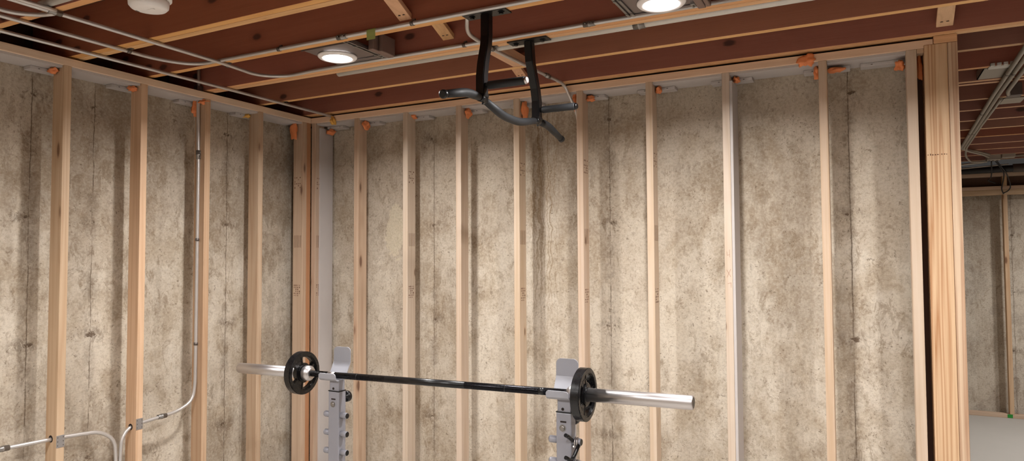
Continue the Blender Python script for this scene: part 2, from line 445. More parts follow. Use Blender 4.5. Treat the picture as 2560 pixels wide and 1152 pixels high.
lstuds = []
lab_l = ['pine left wall stud fourth back from the camera, between conduit stud and corner',
         'pine left wall stud with a vertical steel conduit strapped along its side',
         'pine left wall stud with wavy edge and a steel nail plate low down',
         'pine left wall stud nearest the frame edge, a conduit entering its side']
for j in range(4):
    y1 = Y0-SP*j
    lstuds.append(stud(-.089, 0, y1-.038, y1, .038, H, lab_l[j], group=GL))
ca = stud(-.089, 0, -.078, -.0405, .038, H, 'stamped pine stud of the corner cluster, leftmost of its three boards', group=GL)
cb = stud(-.089, 0, -.0395, -.001, .038, H, 'reddish pine stud in the middle of the corner cluster', mat='red_pine', group=GL)
for z, k in ((2.27, 't'), (1.86, 'bars'), (1.52, 't')): obj('ink_stamp', marks('y', -.045, -.078, z, k), M['ink'], ca)

# plates
def plate(dims, label, mat, cat='top plate', name='top_plate'):
    return bx(name, M[mat], dims, bev=.002, label=label, cat=cat)
plate((-.089, 3.77, 0, .089, H, H+.038), 'long pine top plate across the studs of the back wall', 'plate_x')
plate((-.089, 0, -5.0, -.001, H, H+.038), 'long pine top plate across the studs of the left wall', 'plate_y')
plate((-.089, 3.71, 0, .089, 0, .038), 'pine bottom plate on the floor under the back wall studs', 'pine_x', 'bottom plate', 'bottom_plate')
plate((-.089, 0, -5.0, -.001, 0, .038), 'pine bottom plate on the floor under the left wall studs', 'pine_y', 'bottom plate', 'bottom_plate')

# thick post at the end of the back wall
bx('post_board', M['yellow_pine'], (3.732, 3.825, -.004, .136, 0, H+.012), bev=.003, label='wide strongly grained yellow pine post at the open end of the back wall', cat='post')
bm = bmesh.new()
for k in range(9): box(bm, 3.735+k*.009+random.uniform(0, .003), 3.739+k*.009+random.uniform(0, .004), -.0045, -.004, 2.197+random.uniform(-.002, 0), 2.1995+random.uniform(0, .008 if k < 3 else .002))
obj('ink_stamp', bm, M['ink'], bpy.data.objects['post_board'])
bx('post_board', M['yellow_pine'], (3.826, 3.864, -.004, .136, 0, H+.012), bev=.003, label='narrow yellow pine board on the right edge of the thick post', cat='post')
bx('spacer_block', M['joist_edge'], (3.772, 3.864, -.004, .089, H+.013, J-.001), bev=.002, label='short brown wood spacer block between the thick post and the joist above', cat='wood block')
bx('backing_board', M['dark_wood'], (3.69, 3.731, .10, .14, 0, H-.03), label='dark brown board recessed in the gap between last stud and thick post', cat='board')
bx('filler_block', M['pine_x'], (3.705, 3.731, .002, .06, H-.02, H-.001), label='small pine filler block beside the top of the last back wall stud', cat='wood block')

# drywall firestop strips under the plates
def strip(dims, label, group):
    bx('firestop_strip', M['drywall'], dims, label=label, cat='drywall strip', group=group)
GS = 'white drywall strips under the top plates'
names_b = ['corner stud and left rack stud', 'the first two full studs', 'the two studs left of the pull-up bar', 'the studs at the pull-up bar\'s left half',
           'the two studs beneath the pull-up bar', 'right rack stud and chrome bar end stud', 'chrome bar end stud and pencilled stud', 'pencilled stud and pale plain stud', 'pale plain stud and last stud']
for i in range(9):
    strip((bx_[i]+.0385, bx_[i+1]-.0005, .012, YB-.001, H-.012, H-.0005), 'white drywall strip under back plate, between '+names_b[i], GS)
ys = [-.078]+[Y0-SP*j for j in range(4)]
names_l = ['corner cluster and the next stud', 'fourth stud and conduit stud', 'conduit stud and wavy-edged stud', 'wavy-edged stud and frame-edge stud']
for j in range(4):
    strip((XL+.001, -.012, ys[j+1]+.0005, ys[j]-(.0005 if j == 0 else .0385), H-.012, H-.0005), 'white drywall strip under left plate, between '+names_l[j], GS)
strip((XL+.001, -.012, -3.0, ys[4]-.0385, H-.012, H-.0005), 'white drywall strip under the left plate at the left frame edge', GS)
# vertical drywall strips
bx('firestop_strip', M['drywall'], (.0435, .0565, .035, .162, 0, H-.03), label='tall white drywall strip standing beside the corner stud of the back wall', cat='drywall strip', bev=.001)
bx('firestop_strip', M['drywall'], (bx_[7]+.0385, bx_[7]+.052, .001, YB-.012, 0, H-.045), label='tall white drywall strip fixed along the right side of the pencilled stud', cat='drywall strip', bev=.001)

# drywall tabs closing the gaps behind the stud tops, and orange foam
def screwed_tab(dims, label):
    o = bx('firestop_tab', M['drywall'], dims, bev=.003, label=label, cat='drywall tab', group='small drywall tabs behind the stud tops')
    x0, x1, y0, y1, z0, z1 = dims
    for f in (.2, .8):
        bm = bmesh.new()
        if x1-x0 > y1-y0: box(bm, x0+(x1-x0)*f-.004, x0+(x1-x0)*f+.004, y0-.0004, y0, z0+.006, z0+.010)
        else: box(bm, x1, x1+.0004, y0+(y1-y0)*f-.004, y0+(y1-y0)*f+.004, z0+.006, z0+.010)
        obj('screw_head', bm, M['strap'], o)
tabn = ['the corner stud', 'the stud beside the left rack', 'the second full stud from the corner', 'the stud left of the pull-up bar', 'the stud behind the pull-up bar dip',
        'the right rack stud', 'the stud crossing the chrome bar end', 'the pencilled stud', 'the pale plain stud', 'the last back wall stud']
for i in range(10):
    a = bx_[i]
    l, r = (.075, .10) if i not in (0, 9) else ((.0, .16) if i == 0 else (.19, .02))
    screwed_tab((a-l if i else .06, a+.038+r, .10, .168, H-.030, H-.012), 'small white drywall tab behind the top of '+tabn[i])
for j in range(4):
    y1 = Y0-SP*j
    screwed_tab((XL+.012, -.10, y1-.038-.10, y1+.06, H-.030, H-.012), 'small white drywall tab behind the top of '+['the fourth left wall stud', 'the conduit stud', 'the wavy-edged left wall stud', 'the left wall stud nearest the frame edge'][j])

def foam(c, s, label, mat='foam', seed=0):
    bm = bmesh.new(); bmesh.ops.create_icosphere(bm, subdivisions=3, radius=1)
    for v in bm.verts:
        k = 1+.75*noise.noise(v.co*1.5+Vector((seed*3.1, seed, 0)))+.28*noise.noise(v.co*3.5+Vector((seed, 7, 1)))
        v.co = Vector((v.co.x*s[0]*k+c[0], v.co.y*s[1]*k+c[1], v.co.z*s[2]*k+c[2]))
    obj('foam_blob', bm, M[mat], label=label, cat='foam', group='orange foam dabs at the stud tops', smooth=True)
fz = H-.03
foam((.085, .11, fz-.02), (.03, .03, .018), 'thin orange foam dab at the top of the corner stud, left of the tab', seed=1)
foam((bx_[1]+.055, .06, fz-.012), (.016, .03, .032), 'orange foam dab right of the top of the stud beside the left rack', seed=2)
foam((bx_[2]+.048, .06, fz+.008), (.012, .025, .014), 'little orange foam dab right of the second full stud from the corner', seed=3)
foam((bx_[3]+.055, .06, fz-.008), (.018, .03, .03), 'orange foam dab right of the stud just left of the pull-up bar', seed=4)
foam((bx_[4]+.052, .055, fz-.04), (.016, .03, .065), 'tall orange foam dab right of the stud behind the pull-up bar dip', seed=5)
foam((bx_[5]-.02, .04, fz-.02), (.014, .02, .05), 'tall orange foam dab left of the right rack stud, by the steel conduit', seed=6)
foam((bx_[5]+.058, .08, fz-.005), (.022, .025, .018), 'orange foam dab right of the top of the right rack stud', seed=7)
foam((bx_[6]+.056, .07, fz-.005), (.017, .03, .018), 'orange foam dab right of the stud crossing the chrome bar end', seed=8)
foam((bx_[7]+.062, .07, fz+.002), (.016, .03, .014), 'small orange foam dab above the drywall strip of the pencilled stud', seed=9)
foam((3.235, -.002, H+.012), (.036, .02, .030), 'blocky orange foam lump on the back plate front, near the pale plain stud', seed=10)
foam((bx_[8]-.012, .06, fz-.012), (.014, .03, .03), 'orange foam dab left of the top of the pale plain stud', seed=11)
foam((bx_[8]+.075, .08, fz-.004), (.04, .03, .012), 'flat orange foam dab right of the top of the pale plain stud', seed=12)
foam((bx_[9]-.022, .08, fz-.02), (.02, .03, .022), 'orange foam dab left of the top of the last back wall stud', seed=13)
foam((3.716, .072, fz-.04), (.012, .026, .055), 'orange foam dab filling the top of the dark gap by the thick post', seed=14)
foam((-.07, -.095, fz-.03), (.03, .016, .06), 'tall orange foam dab left of the corner cluster top', seed=15)
foam((.21, -.012, H-.006), (.016, .02, .024), 'yellowish foam dab on the back plate where the long conduit ends', 'yellow_foam', seed=16)
foam((-.10, Y0-.052, fz+.006), (.03, .014, .012), 'little orange foam dab left of the fourth left wall stud', 'yellow_foam', seed=17)
foam((-.075, Y0-SP-.052, fz-.02), (.02, .016, .045), 'orange foam dab left of the conduit stud, beside the steel conduit', seed=18)
foam((-.02, Y0-SP-.035, fz+.012), (.022, .028, .016), 'orange foam dab in front of the conduit stud top', seed=19)
foam((-.06, Y0-2*SP-.052, fz+.004), (.03, .016, .014), 'orange foam dab left of the wavy-edged left wall stud', seed=20)
foam((-.06, Y0-3*SP-.055, fz+.004), (.03, .018, .014), 'orange foam dab left of the left wall stud nearest the frame edge', seed=21)

# ------------------------------------------------------------------ joists and blocking
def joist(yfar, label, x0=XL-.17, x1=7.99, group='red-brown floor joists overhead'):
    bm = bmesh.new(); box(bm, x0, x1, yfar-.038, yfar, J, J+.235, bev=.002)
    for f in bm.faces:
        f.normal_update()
        f.material_index = 1 if f.normal.z < -.6 else 0  # red-stained sides; bottoms coloured paler in place of light they barely receive
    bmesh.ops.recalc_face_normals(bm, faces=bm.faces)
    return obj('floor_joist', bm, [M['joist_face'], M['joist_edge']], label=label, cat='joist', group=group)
JN = [(-2.47, 'red-brown joist at the very top left, before the smoke detector'),
      (-2.042, 'red-brown joist carrying the smoke detector at its pale bottom edge'),
      (-1.582, 'rear ply of the doubled red-brown joist before the green tape'),
      (-1.621, 'front ply of the doubled red-brown joist before the green tape'),
      (-1.200, 'red-brown joist with green tape and the nearer plate of the pull-up bar'),
      (-.836, 'front ply of the doubled joist with the farther pull-up bar plate'),
      (-.797, 'rear ply of the doubled joist, with the pale grey pipe along it'),
      (-.411, 'red-brown joist between the pale pipe and the back wall plate'),
      (-.014, 'front ply of the doubled joist right above the back wall plate'),
      (.025, 'rear ply of the doubled joist resting over the back wall plate')]
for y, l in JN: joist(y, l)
FJ = [.36, .77, 1.10, 1.175, 1.66, 2.04, 2.48, 2.91, 3.35, 3.79, 4.20, 4.64, 5.09]
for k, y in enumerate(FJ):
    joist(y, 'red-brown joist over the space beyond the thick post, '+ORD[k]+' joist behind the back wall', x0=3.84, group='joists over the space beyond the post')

def blocking(x0, y0, y1, label, z=J+.012):
    b = bx('joist_blocking', M['block_wood'], (x0, x0+.086, y0, y1, z, z+.038), bev=.002, label=label, cat='blocking', group='wood blocking between joists')
blocking(1.838, -.748, -.450, 'flat wood blocking piece between the two arms of the pull-up bar', z=J+.001)
def bridging(xa, xb, yl, zl, yh, label):
    """sloping bridging strip: low end nailed to the near face of one joist, high end at the top of the joist before it"""
    zh = J+.195; t = .024; bm = bmesh.new()
    P = [(yl, zl), (yh, zh), (yh, zh+t), (yl, zl+t)]
    a = [bm.verts.new((xa, y, z)) for y, z in P]; c = [bm.verts.new((xb, y, z)) for y, z in P]
    bm.faces.new(a); bm.faces.new(c[::-1])
    for k in range(4): bm.faces.new((a[k], a[(k+1) % 4], c[(k+1) % 4], c[k]))
    bmesh.ops.recalc_face_normals(bm, faces=bm.faces)
    bmesh.ops.bevel(bm, geom=list(bm.edges), offset=.0012, segments=1, affect='EDGES')
    o = obj('joist_bridging', bm, M['block_wood'], label=label, cat='bridging', group='sloping wood bridging between joists')
    n = Vector((0, zh-zl, yl-yh)); n = Vector((0, -abs(n.y), -abs(n.z))).normalized() if False else Vector((0, -(zh-zl), -(yl-yh))).normalized()
    for f in (.3, .65):
        bm = bmesh.new(); c0 = Vector((xa+(xb-xa)*f, yl-.028, zl+.028*(zh-zl)/(yl-yh)))
        capped_lathe(bm, [(.006, -.0006), (.006, .0006)], c0, 'z', 10); obj('nail_head', bm, M['dark'], o)
bridging(1.684, 1.748, -1.2385, 2.773, -1.5815, 'sloping wood bridging strip at the picture top, two joists before the pull-up bar')
bridging(1.673, 1.737, -.8745, 2.792, -1.1995, 'sloping wood bridging strip left of the nearer pull-up bar arm')
bridging(1.668, 1.728, -.0525, 2.795, -.4105, 'sloping wood bridging strip by the farther arm, nailed to the doubled joist')
bridging(3.779, 3.845, -.0525, 2.767, -.4105, 'sloping wood bridging strip above the thick post at the upper right')

# ------------------------------------------------------------------ conduits
def conduit(name, pts, r, label, mat='conduit', bend=.12, fits=(), cat='conduit', group=None):
    bm = bmesh.new(); tube(bm, round_path(pts, bend, 8), r, 14)
    o = obj(name, bm, M[mat], label=label, cat=cat, group=group)
    for kind, p, axis in fits:
        bm = bmesh.new(); x, y, z = p
        if kind == 'coupling':
            L = .026
            prof = [(r+.0002, -L), (r+.0035, -L), (r+.0035, -.004), (r+.005, -.003), (r+.005, .003), (r+.0035, .004), (r+.0035, L), (r+.0002, L)]
            lathe(bm, prof, p, axis, 18)
            for s in (-.014, .014):
                d = {'x': (s, -r-.006, 0), 'y': (s*0-(r+.006), s, 0), 'z': (r+.006, 0, s)}[axis]
                capped_lathe(bm, [(.003, -.003), (.003, .004)], (x+d[0], y+d[1], z+d[2]), 'z', 8)
            obj('coupling', bm, M['fitting'], o)
        else:
            w = .008; R = r+.0022
            lathe(bm, [(r+.0003, -w), (R, -w), (R, w), (r+.0003, w), (r+.0003, -w)], p, axis, 18)
            if axis == 'z': box(bm, x-.002, x+.002, y, y+.024, z-w, z+w)
            elif axis == 'y': box(bm, x, x+.028, y-w, y+w, z+r-.001, z+r+.0015)
            else: box(bm, x-w, x+w, y+r-.002, y+.020, z-.003, z+.022)
            obj('strap', bm, M['strap'], o)
    return o
zc = J-.0105
conduit('steel_conduit', [(.60, -3.1, zc), (.585, -1.22, zc), (.557, -1.0, zc), (.66, -.888, zc+.006), (.85, -.8855, J+.004), (3.6, -.8855, J+.004)], .009,
        'steel conduit that bends toward the pull-up bar below the left ceiling light', bend=.11,
        fits=[('coupling', (.597, -2.07, zc), 'y'), ('strap', (.575, -1.21, zc), 'y'), ('strap', (1.80, -.8855, J+.004), 'x'), ('coupling', (2.43, -.8855, J+.004), 'x')])
conduit('steel_conduit', [(.37, -3.1, zc), (.355, -1.45, zc), (.42, -1.275, zc+.006), (.75, -1.2515, J+.004), (3.2, -1.2515, J+.004)], .009,
        'steel conduit running along the joist with the green tape', bend=.14,
        fits=[('strap', (.362, -1.60, zc), 'y'), ('coupling', (1.37, -1.2515, J+.004), 'x'), ('strap', (1.76, -1.2515, J+.004), 'x'), ('strap', (.98, -1.2515, J+.004), 'x')])
conduit('steel_conduit', [(.14, -3.1, zc), (.17, -.9, zc), (.19, -.03, zc-.006), (.20, .0, zc-.012)], .009,
        'straight steel conduit nearest the left wall, ending at the corner plate',
        fits=[('coupling', (.145, -2.07, zc), 'y'), ('strap', (.178, -.43, zc), 'y')])
conduit('steel_conduit', [(.43, -2.5, J-.012), (.45, -2.14, J-.014), (.52, -2.075, J-.012), (.577, -2.06, J-.0105)], .009, 'short curved conduit at the upper left frame corner', bend=.05)
conduit('steel_conduit', [(.62, -3.1, zc), (.618, -2.11, zc), (.612, -2.075, zc)], .008, 'thin conduit beside the coupling at the upper left frame corner', bend=.02)
conduit('steel_conduit', [(2.0, -1.185, J+.10), (1.985, -1.17, J+.02), (1.93, -1.08, zc-.004), (1.912, -.93, zc-.001), (1.912, -.76, zc-.001), (1.955, -.08, zc-.001), (1.962, -.028, zc-.02), (1.978, -.012, H-.03), (2.001, .058, H-.13), (2.0025, .060, 1.25), (2.000, .05, 1.12), (1.994, -.010, .98), (1.994, -.010, .1)], .009,
        'steel conduit crossing under the joists beside the pull-up bar and down the back wall', bend=.09,
        fits=[('strap', (1.913, -.815, zc-.001), 'y'), ('coupling', (1.945, -.25, zc-.001), 'y')])
conduit('grey_pipe', [(.93, -.774, J+.008), (5.5, -.774, J+.008)], .0195, 'thick pale grey pipe running behind the pull-up bar joist', 'pvc', cat='pipe',
        fits=[('coupling', (2.62, -.774, J+.008), 'x')])
conduit('grey_pipe', [(.56, -2.102, J+.014), (1.6, -2.102, J+.014)], .016, 'pale grey pipe along the joist at the upper left, beside the smoke detector', 'pvc', cat='pipe')

# left wall conduits
xw = -.045; yv = -.8885
conduit('steel_conduit', [(xw, yv-.004, J+.15), (xw, yv-.004, 2.62), (xw, yv+.002, 2.30), (xw, yv, 1.01), (xw, -.905, .915), (xw, -1.0, .872), (xw, -1.24, .853), (xw, -1.30, .842), (xw, -1.335, .79), (xw, -1.341, .68), (xw, -1.341, .1)], .0095,
        'steel conduit down the left wall, curving through the stud with wavy edge', bend=.09,
        fits=[('coupling', (xw, yv+.001, 2.36), 'z'), ('strap', (xw, yv, 1.855), 'z'), ('strap', (xw, yv, 1.243), 'z'), ('coupling', (xw, -1.10, .864), 'y')])
conduit('steel_conduit', [(xw, -2.4, .895), (xw, -1.62, .872), (xw, -1.45, .858), (xw, -1.372, .80), (xw, -1.3635, .70), (xw, -1.3635, .1)], .0095,
        'steel conduit at the lower left passing through the stud nearest the frame edge', bend=.12,
        fits=[('coupling', (xw, -1.90, .8805), 'y')])
bx('conduit_bracket', M['strap'], (-.062, -.028, yv-.024, yv+.018, H+.038, H+.075), bev=.002, label='grey bracket on the left plate where the vertical conduit rises', cat='bracket')
for (j, y, z, lab) in ((3, Y0-3*SP-.038, .8765, 'low'), (2, Y0-2*SP-.038, .8455, 'high')):
    bm = bmesh.new(); capped_lathe(bm, [(.017, -.0006), (.017, 0)], (xw, y, z), 'y', 20); obj('bored_hole', bm, M['dark'], lstuds[j])
for y1, z, lab in ((Y0-3*SP, .866, 'small square steel nail plate on the stud nearest the frame edge'), (Y0-2*SP, .862, 'small square steel nail plate on the left wall stud with wavy edge')):
    bm = bmesh.new(); box(bm, 0, .0018, y1-.038, y1, z-.029, z+.029, bev=.0006)
    n = obj('nail_plate', bm, M['nail_plate'], label=lab, cat='nail plate', group='steel nail plates')
    bm = bmesh.new()
    for a in (-.019, 0, .019):
        for b in (.006, .032): box(bm, .0018, .0022, y1-b-.002, y1-b+.002, z+a-.003, z+a+.003)
    obj('punched_teeth', bm, M['strap'], n)

# green tape hanging over conduit and joist edge
bm = bmesh.new()
sheet(bm, [(-1.252, J+.0140), (-1.259, J+.0125), (-1.2622, J+.007), (-1.2627, J-.005), (-1.2615, J-.020), (-1.262, J-.037)], 1.520, 1.568, .0005)
obj('masking_tape', bm, M['tape'], label='piece of green masking tape over the conduit near the left ceiling light', cat='tape')

# ------------------------------------------------------------------ ceiling lights
def ceiling_light(cx, cy, sgn, label):
    t = empty('recessed_light', (cx, cy, J), label, 'ceiling light', 'round recessed ceiling lights')
    bm = bmesh.new(); lathe(bm, [(.069, -.004), (.073, -.010), (.090, -.008), (.096, -.002), (.096, .003), (.069, .003), (.069, -.004)], (cx, cy, J), 'z', 56); obj('trim_ring', bm, M['trim_white'], t)
    bm = bmesh.new(); capped_lathe(bm, [(.0685, .002), (.0685, -.0035), (.05, -.0055), (.02, -.0065)], (cx, cy, J), 'z', 48); obj('lens', bm, M['lens'], t)
    a, b = (cx-.09, cx+.215) if sgn > 0 else (cx-.165, cx+.14)
    bm = bmesh.new()
    box(bm, a, b, cy-.155, cy+.09, J+.006, J+.008); box(bm, a, b, cy-.157, cy-.155, J-.002, J+.03)
    obj('mounting_pan', bm, M['pan'], t)
    bm = bmesh.new(); box(bm, a-.005, b+.01, cy+.085, cy+.118, J+.001, J+.004); box(bm, a-.005, b+.01, cy+.116, cy+.119, J+.001, J+.04)
    obj('rail_flange', bm, M['pan'], t)
    for xx in ((b-.028, b-.006) if sgn > 0 else (a+.004, a+.024)):
        bm = bmesh.new(); box(bm, xx-.005, xx+.005, cy-.172, cy+.121, J-.001, J+.002); box(bm, xx-.001, xx+.001, cy-.172, cy+.121, J+.002, J+.02)
        for s in (-.1, .06): capped_lathe(bm, [(.005, -.004), (.005, .001)], (xx, cy+s, J-.001), 'z', 10)
        obj('hanger_bar', bm, M['fitting'], t)
    jx = b+.01 if sgn > 0 else b-.02
    bm = bmesh.new(); box(bm, jx, jx+.032, cy-.04, cy+.12, J-.008, J+.078, bev=.004); jb = obj('junction_box', bm, M['jbox'], t)
    bm = bmesh.new(); box(bm, jx+.036, jx+.055, cy-.005, cy+.10, J-.012, J+.075, bev=.004); obj('box_lid', bm, M['jbox'], jb)
    for dz in (.03, .05):
        bm = bmesh.new(); capped_lathe(bm, [(.004, -.001), (.004, 0)], (jx, cy+.03, J+dz), 'x', 10); obj('knockout', bm, M['dark'], jb)
    bm = bmesh.new(); box(bm, jx-.02, jx-.001, cy+.06, cy+.095, J-.006, J+.02, bev=.002); capped_lathe(bm, [(.004, -.008), (.004, 0)], (jx-.01, cy+.078, J-.006), 'z', 8); obj('clamp', bm, M['fitting'], jb)
    return t
ceiling_light(1.148, -1.030, 1, 'lit round recessed ceiling light left of the pull-up bar')
ceiling_light(2.775, -.995, -1, 'lit round recessed ceiling light right of the pull-up bar at the picture top')

def lamp(x, y, z, power, size=.14, col=(1, .985, .97)):
    d = bpy.data.lights.new('ceiling_or_fill_lamp', 'AREA'); d.shape = 'DISK'; d.size = size; d.energy = power; d.color = col; d.spread = math.radians(158)
    o = bpy.data.objects.new('ceiling_or_fill_lamp', d); COL.objects.link(o); o.location = (x, y, z); return o
PW = 34.5
lamp(1.148, -1.030, J-.012, PW); lamp(2.775, -.995, J-.012, PW); lamp(4.45, -1.0, J-.012, PW)
for x in (1.15, 2.8, 4.45): lamp(x, -3.1, J-.012, PW)
for x in (1.15, 3.6): lamp(x, -5.2, J-.012, PW)
lamp(5.9, 2.4, J-.012, PW*1.5); lamp(5.5, 4.15, J-.03, PW*.9)  # unseen far-room lamps; the second is fill added to brighten the far wall

# ------------------------------------------------------------------ smoke detector
sx, sy = 1.13, -2.035
t = empty('smoke_detector', (sx, sy, J-.084), 'white round smoke detector under the ceiling at the upper left', 'smoke detector')
bm = bmesh.new(); capped_lathe(bm, [(.062, 0), (.062, -.030), (.078, -.030), (.078, -.042), (.072, -.046), (.06, -.046)], (sx, sy, J), 'z', 56); obj('mounting_base', bm, M['white_plastic'], t)
bm = bmesh.new(); capped_lathe(bm, [(.066, -.044), (.070, -.050), (.068, -.070), (.060, -.079), (.045, -.082), (.01, -.083)], (sx, sy, J), 'z', 56); hd = obj('housing', bm, M['white_plastic'], t)
bm = bmesh.new()
for k in range(5): box(bm, sx-.055+k*.006, sx-.0525+k*.006, sy-.016, sy+.0, J-.0815, J-.0800)
obj('vent_slot', bm, M['strap'], hd)
bm = bmesh.new(); box(bm, sx-.005, sx+.03, sy-.005, sy+.005, J-.0842, J-.0825, bev=.0005); obj('test_button', bm, M['white_plastic'], hd)

# ------------------------------------------------------------------ pull-up bar
PX = 2.107
t = empty('pull_up_bar', (PX, -1.0, J), 'black ceiling mounted pull-up bar with two arms, bent bar and short side handles', 'pull-up bar')
arms = [(-1.218, -1.219, -1.258), (-.815, -.793, -.735)]
for k, (ya, yb, yc) in enumerate(arms):
    bm = bmesh.new(); box(bm, PX-.100, PX+.100, ya-.032, ya+.032, J-.0065, J-.0005, bev=.0015); mp = obj('mounting_plate', bm, M['black'], t)
    for s in (-.068, .068):
        bm = bmesh.new(); capped_lathe(bm, [(.0105, -.0065), (.0105, -.015), (.009, -.016)], (PX+s, ya, J), 'z', 6); capped_lathe(bm, [(.014, -.0065), (.014, -.009)], (PX+s, ya, J), 'z', 18); obj('lag_bolt', bm, M['black'], mp)
    bm = bmesh.new()
    rect_tube(bm, [(PX, ya, J-.006), (PX, ya+(yb-ya)*.6, J-.10), (PX, (yb)+(yc-yb)*.12, J-.135), (PX, yb+(yc-yb)*.75, J-.215), (PX, yc, J-.27), (PX, yc, J-.352)], .038, .038)
    obj('arm', bm, M['black'], t)
    bm = bmesh.new(); tube(bm, [(PX+.015, yc, J-.312), (PX+.055, yc, J-.312)], .0125, 16); hp = [(PX+.03, yc, J-.312), (PX+.032, yc, J-.312), (PX+.192, yc, J-.312), (PX+.194, yc, J-.312)]
    tube(bm, hp, [.015, .0165, .0165, .015], 20); hb = obj('side_handle', bm, M['grip'], t)
    bm = bmesh.new(); capped_lathe(bm, [(.0125, 0), (.0145, .002), (.0145, .008), (.011, .012)], (PX+.193, yc, J-.312), 'x', 20); obj('end_cap', bm, M['chrome'] if k == 0 else M['black'], hb, label='shiny pale end cap' if k == 0 else None)
zb = J-.357
def bar_seg(pts, rr=.0175):
    bm = bmesh.new(); P = round_path(pts, .05, 6); n = len(P)
    tube(bm, P, [rr-.003 if i in (0, n-1) else rr for i in range(n)], 20); return bm
core = [(PX, -1.545, zb-.048), (PX, -1.375, zb-.004), (PX, -1.258, zb-.004), (PX, -1.07, zb-.044), (PX, -.925, zb-.044), (PX, -.735, zb-.004), (PX, -.615, zb-.004), (PX, -.445, zb-.046)]
bm = bmesh.new(); tube(bm, round_path(core, .05, 6), .0135, 18); cb_ = obj('bent_bar', bm, M['black'], t)
obj('foam_grip', bar_seg([(PX, -1.528, zb-.0435), (PX, -1.375, zb-.004), (PX, -1.284, zb-.004)]), M['grip'], cb_)
obj('foam_grip', bar_seg([(PX, -1.232, zb-.0095), (PX, -1.07, zb-.044), (PX, -.925, zb-.044), (PX, -.762, zb-.0095)]), M['grip'], cb_)
obj('foam_grip', bar_seg([(PX, -.708, zb-.004), (PX, -.615, zb-.004), (PX, -.458, zb-.0428)]), M['grip'], cb_)
for y, z, s in ((-1.536, zb-.0455, -1), (-.451, zb-.0445, 1)):
    bm = bmesh.new(); d = Vector((0, s*.17, -.044)).normalized(); c = Vector((PX, y, z))
    tube(bm, [c-d*.004, c+d*.002, c+d*.014, c+d*.017], [.0155, .0168, .0168, .013], 20); obj('end_cap', bm, M['black'], cb_)
for (ya, yb, yc) in arms:
    bm = bmesh.new(); tube(bm, [(PX, yc-.022, zb-.004), (PX, yc+.022, zb-.004)], .0165, 18); box(bm, PX-.021, PX+.021, yc-.021, yc+.021, zb-.001, zb+.012, bev=.003)
    capped_lathe(bm, [(.006, -.024), (.006, -.0185)], (PX, yc+.008, zb-.004), 'z', 6)
    obj('weld_clamp', bm, M['black'], cb_)

# ------------------------------------------------------------------ barbell and plates
BY = -1.249
bz = lambda x: 1.2066+(x-.733)*.0136
def btube(x0, x1, r, bm, seg=28, rings=None):
    tube(bm, [(x0, BY, bz(x0)), (x1, BY, bz(x1))], r, seg)
t = empty('barbell', (1.835, BY, bz(1.835)), 'long straight barbell with black shaft and chrome sleeves lying on the rack', 'barbell')
bm = bmesh.new(); btube(1.19, 2.49, .0142, bm); sh = obj('shaft', bm, M['shaft'], t)
for xa, xb in ((1.30, 1.34), (1.463, 1.468), (1.62, 2.02), (2.202, 2.207), (2.35, 2.372)):
    bm = bmesh.new(); btube(xa, xb, .01445, bm); obj('smooth_band', bm, M['chrome'] if xb-xa < .1 and xb-xa > .03 else M['black'], sh)
for (a, b, c, d, e) in ((.733, 1.168, 1.160, 1.186, 1.20), (2.935, 2.502, 2.510, 2.484, 2.47)):
    bm = bmesh.new(); s = 1 if b > a else -1
    P = [a, a+.0006*s, a+.004*s, b]
    tube(bm, [(x, BY, bz(x)) for x in P], [.022, .0235, .0248, .0248], 32); sl = obj('sleeve', bm, M['chrome'], t)
    bm = bmesh.new(); tube(bm, [(a-.0004*s, BY, bz(a)), (a+.001*s, BY, bz(a))], .019, 28); obj('end_disc', bm, M['shaft'], sl)
    bm = bmesh.new(); P = [c, c+.004*s, d, d+.005*s, e]
    tube(bm, [(x, BY, bz(x)) for x in P], [.032, .0345, .0345, .029, .0235], 36); obj('collar', bm, M['chrome'], sl)

